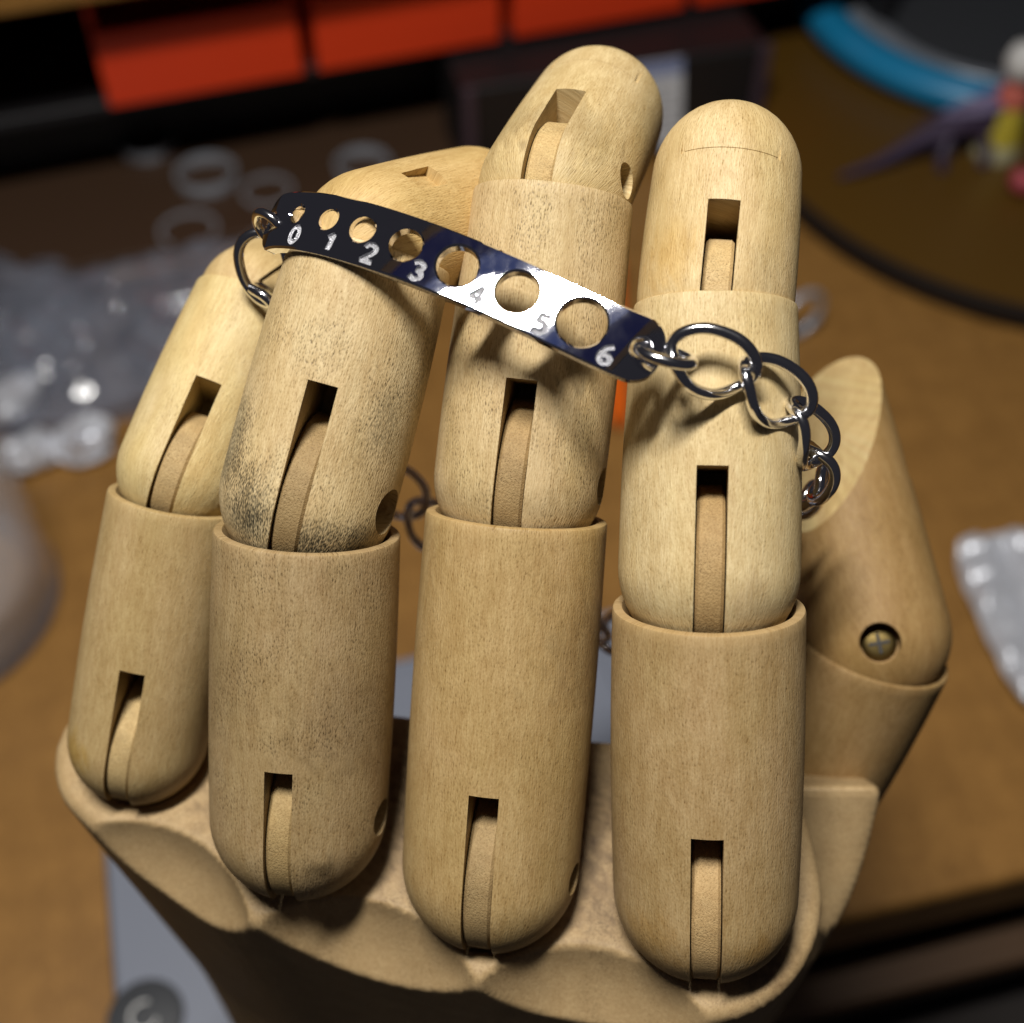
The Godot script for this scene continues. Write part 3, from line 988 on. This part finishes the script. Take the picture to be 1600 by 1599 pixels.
func build_bracelet() -> void:
	build_spine()
	var br := thing("bracelet", "silver curb chain bracelet with a pierced numbered bar, draped over the wooden fingers", "bracelet")
	build_bar(br)
	var end0 := bar_at(1.9, 0.1, -0.6)
	var endl := bar_at((spine.size() - 1) * spine_step - 2.0, 0.1, -0.6)
	# jump rings through the bar's ends
	var rc := V(14.3, 218.2, 4.9)
	put("jump_ring", curb_link(rc, V(1, -0.10, 0.32), V(-0.1, 0.83, -0.5), 2.6, 2.0, 0.55, 0.0), M.chain, br)
	put("jump_ring", curb_link(endl[0] + V(-0.7, -0.6, 0.2), V(-0.25, -0.75, -0.3), V(-0.35, 0.3, 0.8), 2.1, 2.0, 0.5, 0.0), M.chain, br)
	# links in front, each [centre, along, facing, half length, half width, twist]
	var links := [
		[V(19.0, 216.4, 3.9), V(6.3, -2.6, 0.2), V(0.05, 0.64, 0.77), 4.4, 3.0, 42],
		[V(25.4, 212.8, 4.2), V(5.2, -4.4, 0.4), V(0.45, 0.55, 0.7), 4.4, 2.9, 46],
		[V(30.0, 206.7, 4.0), V(3.6, -6.0, -0.4), V(0.93, 0.15, 0.4), 4.3, 2.9, 46],
		[V(32.4, 199.8, 2.8), V(1.4, -6.4, -2.2), V(0.9, -0.1, -0.2), 4.2, 2.9, 46],
		[V(-27.4, 209.6, -18.4), V(0.5, -5.6, 2.6), V(-0.25, 0.5, 0.8), 4.0, 2.9, 14],
		[V(-27.6, 203.6, -18.6), V(0.9, -5.8, -2.4), V(-0.85, 0.2, 0.4), 4.0, 2.9, 36]]
	for l in links: put("chain_link", curb_link(l[0], l[1], l[2], l[3], l[4], 0.6, l[5]), M.chain, br)
	# the chain hangs on behind the fingers
	var path := spline([V(33.2, 193.8, 0.2), V(32.6, 182.0, -5.5), V(28.0, 166.0, -7.2), V(20.0, 158.5, -6.5), V(12.6, 157.0, -5.6), V(4.0, 158.6, -7.6), V(-3.5, 161.7, -11.3), V(-9.5, 166.5, -15.0), V(-13.8, 170.8, -17.7), V(-19.5, 179.0, -21.0), V(-25.5, 190.0, -23.5), V(-28.6, 197.8, -22.4)], 20)
	var d := 2.0
	var run := 0.0
	var next := 0.0
	var k := 0
	for i in range(1, path.size()):
		run += (path[i] - path[i - 1]).length()
		if run < next: continue
		next = run + 6.1
		var along: Vector3 = path[min(i + 4, path.size() - 1)] - path[max(i - 4, 0)]
		put("chain_link", curb_link(path[i], along, V(0.2, 0.7, 0.7).rotated(along.normalized(), 0.35 * sin(k * 2.1)), 4.1, 2.9, 0.6, 46), M.chain, br)
		k += 1

# ------------------------------------------------------------------ the work lamp over the bench, above the frame
func build_lamp() -> void:
	var head := V(-60, 620, 30)
	var aim := V(0, 200, 0)
	var t := thing("work_lamp", "white bench lamp with a rectangular diffuser hanging over the hand", "lamp", head)
	var z := (head - aim).normalized()
	var x := Vector3.UP.cross(z)
	x = V(0.52, 0, 0.85)
	x = (x - z * z.dot(x)).normalized()
	var b := Basis(x, z.cross(x), z)
	put("diffuser", box(V(38, 144, 3), V(0, 0, 1.6), 0.8), lamp_glow(), t, Transform3D(b, Vector3.ZERO))
	put("lamp_shade", box(V(200, 270, 16), V(0, 0, 11.4), 3.0), M.white, t, Transform3D(b, Vector3.ZERO))
	for k in 2: # two glowing rings, added for a bluish halo in the bar's reflection, inner brighter
		var a := [19.5, 38.0][k] as float
		var c := [72.5, 91.5][k] as float
		var w := [18.0, 46.0][k] as float
		var rim := soup()
		for s in [-1.0, 1.0]:
			add_box(rim, V(0, s * (c + w * 0.5), 4), V(2 * (a + w), w, 6), 1.0)
			add_box(rim, V(s * (a + w * 0.5), 0, 4), V(w, 2 * c - 0.2, 6), 1.0)
		put("added_glow_rim", finish(rim), added_rim_glow(Color(0.55, 0.65, 1.0), 0.12) if k == 0 else added_rim_glow(Color(0.38, 0.45, 0.85), 0.045), t, Transform3D(b, Vector3.ZERO))
	put("lamp_arm", tube(spline([V(0, 16, 0), V(0, 60, -20), V(0, 90, -200), V(0, 60, -480), V(0, -430, -500)], 10), 7.0), M.black, t)
	var l := AreaLight3D.new()
	l.name = "lamp_light"
	l.area_size = Vector2(0.034, 0.140)
	l.light_color = Color(1.0, 0.985, 0.96)
	l.light_energy = 0.325
	l.area_range = 3.0
	l.area_attenuation = 2.0
	l.shadow_enabled = true
	t.add_child(l)
	l.transform = Transform3D(b, -z * 2.0 * MM)

# bluish glow of the added rim, there to tint the bar's reflections
func added_rim_glow(c: Color, energy: float) -> StandardMaterial3D:
	var m := plain(Color(0.3, 0.32, 0.4), 0.6)
	m.emission_enabled = true
	m.emission = c
	m.emission_energy_multiplier = energy
	return m

func lamp_glow() -> StandardMaterial3D:
	var m := plain(Color(0.9, 0.9, 0.9), 0.6)
	m.emission_enabled = true
	m.emission = Color(1.0, 0.985, 0.96)
	m.emission_energy_multiplier = 1.0
	return m

# ------------------------------------------------------------------ the bench
func build_bench() -> void:
	var t := thing("workbench", "worn honey brown wooden workbench with a dark gap under its front edge", "workbench", V(0, 0, -8.5), 13.4)
	var s := soup()
	add_box(s, V(0, -11, -420), V(1500, 22, 840), 3.0)
	put("tabletop", finish(s), M.bench, t)
	put("front_rail", box(V(1500, 10, 14), V(0, -46, 2), 2.0), M.rail, t)
	put("lower_tray", box(V(1500, 12, 420), V(0, -81, 60), 1.0), M.dark_wood, t)
	put("apron", box(V(1500, 60, 10), V(0, -52, -40), 1.0), M.dark_wood, t)

func at_bench(x: float, y: float, z: float) -> Vector3:
	return V(x, y, z)

func build_scale() -> void:
	var t := thing("digital_scale", "flat grey digital scale under and behind the wooden hand, round dark button on it", "scale", V(-27, 0, -50), 15.5)
	put("scale_body", box(V(146, 13, 92), V(0, 6.6, 0), 2.0), M.grey, t)
	put("weighing_plate", box(V(112, 2.0, 56), V(6, 14.3, -12), 0.8), M.grey, t)
	var at := V(-66, 13.2, 33)
	var s := soup()
	add_lathe(s, [Vector2(8.6, 0), Vector2(8.4, 0.9), Vector2(7.2, 1.4), Vector2(0, 1.5)], 40)
	put("button", finish(s), M.rubber, t, Transform3D(Basis(), at))
	var c := []
	for k in 15: c.append(at + V(3.1 * cos(0.5 + k * 0.33), 1.6, 3.1 * sin(0.5 + k * 0.33)))
	put("button_mark", tube(c, 0.32), M.white, t)

# ------------------------------------------------------------------ the rack of red bins at the back
func build_rack() -> void:
	var yaw := 18.5
	var o := V(-148, 0, -316)
	var r := thing("storage_rack", "dark rack with a pale wooden shelf board, behind the red bins", "rack", o, yaw)
	put("side_panel", box(V(10, 150, 150), V(-92, 75, -80), 1.0), M.black, r)
	put("side_panel", box(V(10, 150, 150), V(330, 75, -80), 1.0), M.black, r)
	put("back_panel", box(V(424, 150, 6), V(119, 75, -152), 1.0), M.black, r)
	put("bin_shelf", box(V(410, 5, 140), V(119, 41, -76), 1.0), M.black, r)
	put("shelf_board", box(V(470, 14, 180), V(119, 100.5, -70), 1.5), M.pale_wood, r)
	put("void_panel", box(V(410, 38, 6), V(119, 19.2, -40), 1.0), M.black, r)  # black panel added as the shade in the void under the bins
	var words := ["leftmost red plastic bin on the rack, its whole front in view", "second red plastic bin from the left on the rack", "red plastic bin directly above the middle fingertip and white card", "rightmost red plastic bin, cut by the top of the photo"]
	for i in 4:
		var at := o + V(0.948, 0, -0.317) * (78.5 * i + 36.5) + V(0, 43.6, 0)
		var b := thing("storage_bin", words[i], "bin", at, yaw, "red bins on the rack")
		put("floor_panel", box(V(72, 2, 110), V(0, 1.0, -57), 0.5), M.red, b)
		put("front_panel", box(V(73, 29, 2.4), V(0, 14.6, -1.2), 0.9), M.red, b)
		put("side_panel", box(V(2.4, 46, 110), V(-35.3, 25.0, -57), 0.9), M.red, b)
		put("side_panel", box(V(2.4, 46, 110), V(35.3, 25.0, -57), 0.9), M.red, b)
		put("back_panel", box(V(68, 46, 2.4), V(0, 25.0, -110.8), 0.9), M.red, b)
	var tray := thing("shade_tray", "dark brown tray added as shade below the bin rack, silver rings on it", "tray", o + V(0.317, 0, 0.948) * -2.0, yaw)  # dark tray standing in for shade on the bench below the bins
	put("tray_floor", box(V(240, 3, 74), V(20, 1.8, 0), 0.8), M.tray_shade, tray)
	for s in [-1.0, 1.0]: put("tray_edge", box(V(240, 6, 3), V(20, 3.3, s * 38.6), 0.8), M.tray_shade, tray)
	# a dark case in front of the bins with a printed card on it
	var cs := thing("instrument_case", "dark plum and black case standing below the red bins behind the fingertips", "case", V(42, 0, -352), 15.5)
	put("case_body", box(V(128, 40, 34), V(0, 20.1, -17), 2.0), M.black, cs)
	for x in [-61.0, 61.0]: put("edge_trim", box(V(5, 41, 3), V(x, 20.8, 1.4), 0.8), M.plum, cs)
	var card := put("paper_card", box(V(52, 34, 0.6), V(0, 0, 0), 0.1), card_material(), self, Transform3D(Basis(Vector3.UP, deg_to_rad(15.5)) * Basis(Vector3.RIGHT, deg_to_rad(-14.0)), V(43, 24.5, -346)))
	tag(card, "small white printed card leaning on the dark case behind the middle fingertip", "card")

func card_material() -> StandardMaterial3D:
	var im := Image.create(256, 160, false, Image.FORMAT_RGB8)
	im.fill(Color8(196, 198, 202))
	im.fill_rect(Rect2i(0, 0, 256, 26), Color8(120, 132, 170))
	var g := RandomNumberGenerator.new()
	g.seed = 4
	for r in 7:
		var x := 20
		while x < 220:
			var w := g.randi_range(8, 30)
			im.fill_rect(Rect2i(x, 44 + r * 15, w, 4), Color8(120, 122, 128))
			x += w + 7
	var m := plain(Color.WHITE, 0.6)
	m.albedo_texture = ImageTexture.create_from_image(im)
	m.uv1_triplanar = true
	m.uv1_scale = V(1000.0 / 56, 1000.0 / 33, 1)
	m.uv1_offset = V(0.5, 0.5, 0)
	return m

# ------------------------------------------------------------------ the amber turntable with the blue rimmed lid and toys
func build_turntable() -> void:
	var t := thing("turntable", "large round amber brown turntable at the back right of the bench", "turntable", V(224, 0, -362))
	put("foot", lathe([Vector2(0, 0.1), Vector2(60, 0.1), Vector2(60, 5), Vector2(0, 5.1)], 64), M.black, t)
	put("plate", lathe([Vector2(0, 5), Vector2(124, 5), Vector2(126, 7), Vector2(126, 10.5), Vector2(0, 10.6)], 128), M.amber, t)
	put("rim", lathe([Vector2(126.2, 4.6), Vector2(128, 5), Vector2(128.6, 8), Vector2(128, 11.6), Vector2(126.2, 11.6)], 128), M.black, t)
	var d := thing("lid", "round lid with a bright blue rim and grey centre lying on the turntable", "lid", V(226, 10.8, -446))
	put("rim", lathe([Vector2(78, 0), Vector2(92, 0), Vector2(97, 4), Vector2(98, 9), Vector2(96, 13), Vector2(90, 14.8), Vector2(83, 13.5), Vector2(80, 9)], 96, 60), M.blue, d)
	put("ring", lathe([Vector2(80, 8.5), Vector2(78, 11), Vector2(68, 9), Vector2(60, 4)], 96, 60), M.steel, d)
	put("centre", lathe([Vector2(61, 3), Vector2(60, 4.6), Vector2(0, 5.2)], 64), M.rubber, d)
	# a small purple toy lizard
	var z := thing("toy_lizard", "small dark purple toy reptile with a long tail on the turntable", "toy", V(172, 10.6, -336), 6)
	var purple := plain(Color8(64, 52, 74), 0.5)
	put("body", tube(spline([V(-46, 1.5, 12), V(-30, 4, 8), V(-14, 9, 3), V(2, 14, 0), V(14, 15, -2), V(22, 20, -3), V(28, 23, -3), V(34, 22, -3)], 6), [1, 1.2, 1.4, 1.6, 1.8, 2, 2.2, 2.4, 2.6, 2.8, 3, 3.2, 3.5, 3.9, 4.3, 4.8, 5.2, 5.7, 6.1, 6.5, 6.8, 7, 7.1, 7.2, 7.2, 7.1, 6.9, 6.6, 6.2, 5.8, 5.4, 5, 4.8, 4.7, 4.7, 4.6, 4.4, 4.2, 3.8, 3.3, 2.7, 2, 1.2]), purple, z)
	for l in [[V(-2, 11, 5), V(-5, 6, 9), V(-4, 0.8, 11)], [V(12, 11, 4), V(14, 6, 8), V(12, 0.8, 10)], [V(-2, 11, -5), V(-4, 6, -9), V(-3, 0.8, -11)], [V(12, 11, -6), V(14, 6, -9), V(13, 0.8, -11)]]:
		put("leg", tube(spline(l, 4), 2.1), purple, z)
	put("wing", sheet(Vector2(16, 7), 8, func(q): return 20.0 + 0.25 * q.x + 1.2 * sin(q.y), 0.8, func(q): return Vector2(q.x, q.y * (0.45 + 0.4 * q.x))), plain(Color8(110, 100, 132), 0.4), z)
	# a small painted toy figure like a skittle
	var f := thing("toy_skittle", "little white capped toy peg with a yellow and pink body beside the purple reptile", "toy", V(193, 10.6, -338))
	put("base", lathe([Vector2(0, 0), Vector2(9, 0), Vector2(9.5, 2), Vector2(8.4, 7)], 32, 60), plain(Color8(190, 186, 150), 0.5), f)
	put("body", lathe([Vector2(8.4, 7), Vector2(7.4, 15), Vector2(6.0, 22)], 32, 60), plain(Color8(196, 178, 60), 0.5), f)
	put("shoulders", lathe([Vector2(6.0, 22), Vector2(6.4, 26), Vector2(4.6, 30), Vector2(3.4, 32)], 32, 60), plain(Color8(200, 106, 92), 0.5), f)
	put("cap", lathe([Vector2(3.4, 32), Vector2(6.5, 35), Vector2(7.4, 40), Vector2(5.6, 45), Vector2(0, 47)], 32, 60), M.white, f)
	var pk := thing("pink_bead", "small round pink bead at the right edge of the turntable", "bead", V(196.5, 10.6, -311.5))
	put("shell", lathe([Vector2(1.5, 0.2), Vector2(4.4, 1.6), Vector2(6, 5), Vector2(4.8, 8.6), Vector2(1.5, 10)], 24, 60), plain(Color8(170, 70, 80), 0.5), pk)

# ------------------------------------------------------------------ small things lying about, out of focus
func build_clutter() -> void:
	var g := RandomNumberGenerator.new()
	g.seed = 21
	var wrinkles := FastNoiseLite.new()
	wrinkles.seed = 9
	wrinkles.frequency = 0.02
	wrinkles.fractal_octaves = 2
	wrinkles.fractal_type = FastNoiseLite.FRACTAL_RIDGED
	var bags := [[V(-128, 0, -238), Vector2(52, 40), 20.0, "clear zip bag of silver chain lying left of the little finger", 0.0], [V(-186, 0, -236), Vector2(34, 46), -8.0, "crumpled clear bag at the left edge of the bench", 40.0]]
	for b in bags:
		var t := thing("clear_bag", b[3], "plastic bag", b[0], b[2], "clear bags on the bench")
		var shape := func(q: Vector2) -> Vector2: return q * (0.93 + 0.06 * sin(q.x * 7.0 + b[4]) * cos(q.y * 5.0))
		put("film", sheet(b[1], 44, func(q: Vector2) -> float: return 6.0 + 6.0 * wrinkles.get_noise_2d(q.x + b[4], q.y) + 5.0 * cos(q.x * 0.045) * cos(q.y * 0.05), 0.2, shape), M.film, t)
		put("under_film", sheet(b[1], 12, func(q: Vector2) -> float: return 0.9 + 0.5 * wrinkles.get_noise_2d(q.y, q.x), 0.2, shape), M.film, t)
		for k in 3:
			var loop := []
			var r := 15.0 + 4.0 * k
			for i in 40: loop.append(V(14 + r * 1.1 * cos(TAU * i / 40), 3.4 + 0.9 * k, 6 + r * 0.8 * sin(TAU * i / 40)) if b[4] == 0.0 else V(-4 + r * 0.8 * cos(TAU * i / 40), 3.4 + 0.9 * k, r * 1.1 * sin(TAU * i / 40)))
			var c := thing("silver_loop", ["innermost", "middle", "outermost"][k] + (" coil of silver chain inside the clear zip bag" if b[4] == 0.0 else " silver coil inside the crumpled bag at the left edge"), "silver coil", b[0], b[2], "silver coils in the bags")
			put("wire", tube(loop, 1.5, true, 8), M.chain, c)
	# small rings inside the bags
	var places := ["in its far left corner", "at the middle of its far edge", "in its far right corner", "at its left side", "in its centre", "at its right side", "in its near left corner", "at the middle of its near edge", "in its near right corner"]
	for k in 18:
		var in_left := k % 2 == 1
		var e := k / 2
		var p := (V(-186, 0, -236) if in_left else V(-128, 0, -238)) + V((e % 3 - 1) * 20.0 + g.randf_range(-4, 4), 2.6, (e / 3 - 1) * 20.0 + g.randf_range(-4, 4))
		var c := thing("bagged_ring", ("small silver ring in the crumpled left bag, " if in_left else "small silver ring in the zip bag, ") + places[e], "ring", p, g.randf_range(0, 180), "loose rings in the left edge bag" if in_left else "loose rings in the zip bag")
		var rr := g.randf_range(4.0, 7.0)
		var lp := []
		for i in 28: lp.append(V(rr * cos(TAU * i / 28), 0.6 + rr * 0.25 * sin(TAU * i / 28) * (k % 3), rr * sin(TAU * i / 28)))
		put("band", tube(lp, 1.3, true, 8), M.chain, c)
	# bright crumpled foil bits in front of the bags
	var bits := [[V(-156, 0, -180), 10.0], [V(-138, 0, -184), 10.0], [V(-163, 0, -204), 12.0]]
	var where := ["nearest the glass jar", "nearest the little finger", "tucked under the bag edge"]
	for i in 3:
		var t := thing("foil_scrap", "crumpled bright silver foil scrap, the one " + where[i], "foil scrap", bits[i][0], 40.0 * i, "foil scraps by the bags")
		var s := SphereMesh.new()
		s.radial_segments = 24
		s.rings = 14
		var arr := s.get_mesh_arrays()
		var vs: PackedVector3Array = arr[Mesh.ARRAY_VERTEX]
		var so := soup()
		var idx: PackedInt32Array = arr[Mesh.ARRAY_INDEX]
		var p := PackedVector3Array()
		for v in vs: p.append(V(v.x * 2.2, v.y * 1.1 + 0.55, v.z * 1.5) * bits[i][1] * (0.75 + 0.5 * wrinkles.get_noise_3d(v.x * 40.0 + i * 30.0, v.y * 40.0, v.z * 40.0)))
		for k in idx.size() / 3:
			var a := p[idx[k * 3]]; var b2 := p[idx[k * 3 + 1]]; var c2 := p[idx[k * 3 + 2]]
			var n := (a + b2 + c2 - V(0, 3.0 * bits[i][1] * 0.6, 0)).normalized()
			var fnm := (c2 - a).cross(b2 - a).normalized()
			if fnm.dot(n) < 0: fnm = -fnm
			tri(so, a, b2, c2, fnm, fnm, fnm)
		put("crumple", finish(so), M.foil, t)
	# the glass jar at the lower left
	var j := thing("glass_jar", "clear round glass jar at the left edge of the bench", "jar", V(-172, 0, -122))
	put("jar_wall", lathe([Vector2(0, 0.4), Vector2(36, 0.4), Vector2(38, 3), Vector2(38, 52), Vector2(36.5, 55), Vector2(35, 52), Vector2(35, 5), Vector2(32, 3.4), Vector2(0, 3.4)], 64), M.glass, j)
	put("base_ring", lathe([Vector2(30, 0.2), Vector2(37.5, 0.2), Vector2(38.6, 2.4), Vector2(37.5, 4.6), Vector2(30, 4.2)], 64, 70), M.film, j)
	# the ribbed silver packet at the right
	var pk := thing("blister_packet", "silver ribbed blister packet lying at the right edge of the bench", "packet", V(160, 0, -117), 6)
	put("tray", sheet(Vector2(25, 31), 60, func(q: Vector2) -> float: return 3.0 + 2.4 * smoothstep(-0.5, 0.5, sin(q.x * 0.36 + 2.2)) + 1.0 * smoothstep(-0.5, 0.5, sin(q.y * 0.62)) * smoothstep(-0.5, 0.5, sin(q.x * 0.36 + 2.2)) + 2.0 * wrinkles.get_noise_2d(q.x * 2.0, q.y * 1.5), 0.8,
		func(q: Vector2) -> Vector2: return q * (1.0 - 0.10 * pow(absf(q.x * q.y), 3.0))), M.foil, pk)
	# silver rings strewn on the bench behind the hand
	var spots := [[V(-122, 0, -330), 12.0, "below the left red bin's corner"], [V(-124, 0, -297), 11.0, "nearest the clear bag"], [V(-97, 0, -322), 10.0, "third from the left, behind the bar's end"], [V(-80, 0, -300), 9.5, "close to the bracelet bar's left end"], [V(-60, 0, -336), 11.0, "in the middle of the row"], [V(-38, 0, -318), 10.0, "behind the ring finger"], [V(-150, 0, -352), 11.0, "farthest left in the shade of the bins"]]
	for q in spots:
		var t := thing("silver_ring", "plain silver ring lying on the bench, " + q[2], "ring", q[0], 0, "loose silver rings on the bench")
		var r: float = q[1]
		var lift := 3.4 if (q[0] as Vector3).z < -328.0 else 0.0
		t.position.y = lift * MM
		put("band", lathe([Vector2(r - 0.9, 0.1), Vector2(r, 0.1), Vector2(r + 0.2, 2.2), Vector2(r, 4.4), Vector2(r - 0.9, 4.4), Vector2(r - 1.1, 2.2), Vector2(r - 0.9, 0.1)], 48), M.steel, t)
	var tub := thing("grey_tub", "small grey plastic tub in the shadow at the upper left", "tub", V(-200, 0, -368), 18)
	put("wall", lathe([Vector2(0, 0.2), Vector2(24, 0.2), Vector2(28, 30), Vector2(26.6, 30), Vector2(23, 2), Vector2(0, 2)], 40), plain(Color8(110, 102, 104), 0.5), tub)
	# an orange pen in the gap between the two right fingers
	var pen := thing("orange_pen", "orange pen on the bench, seen as a sliver between middle and index finger", "pen", V(35.5, 0, -214), 0)
	put("barrel", tube([V(2.2, 4.2, -62), V(0.4, 4.2, -12), V(0, 4.2, 12)], 4.0), M.orange, pen)
	put("tip", tube([V(0, 4.2, 12.2), V(-0.1, 4.2, 16), V(-0.2, 4.2, 22)], [3.6, 3.0, 0.8]), M.orange, pen)
	var sv := thing("silver_hoop", "small upright silver hoop on the bench right of the index fingertip", "ring", V(101, 0, -240), 30)
	var hp := []
	for i in 40: hp.append(V(9 * cos(TAU * i / 40), 10.6 + 9 * sin(TAU * i / 40), 0))
	put("band", tube(hp, 1.4, true, 10), M.steel, sv)
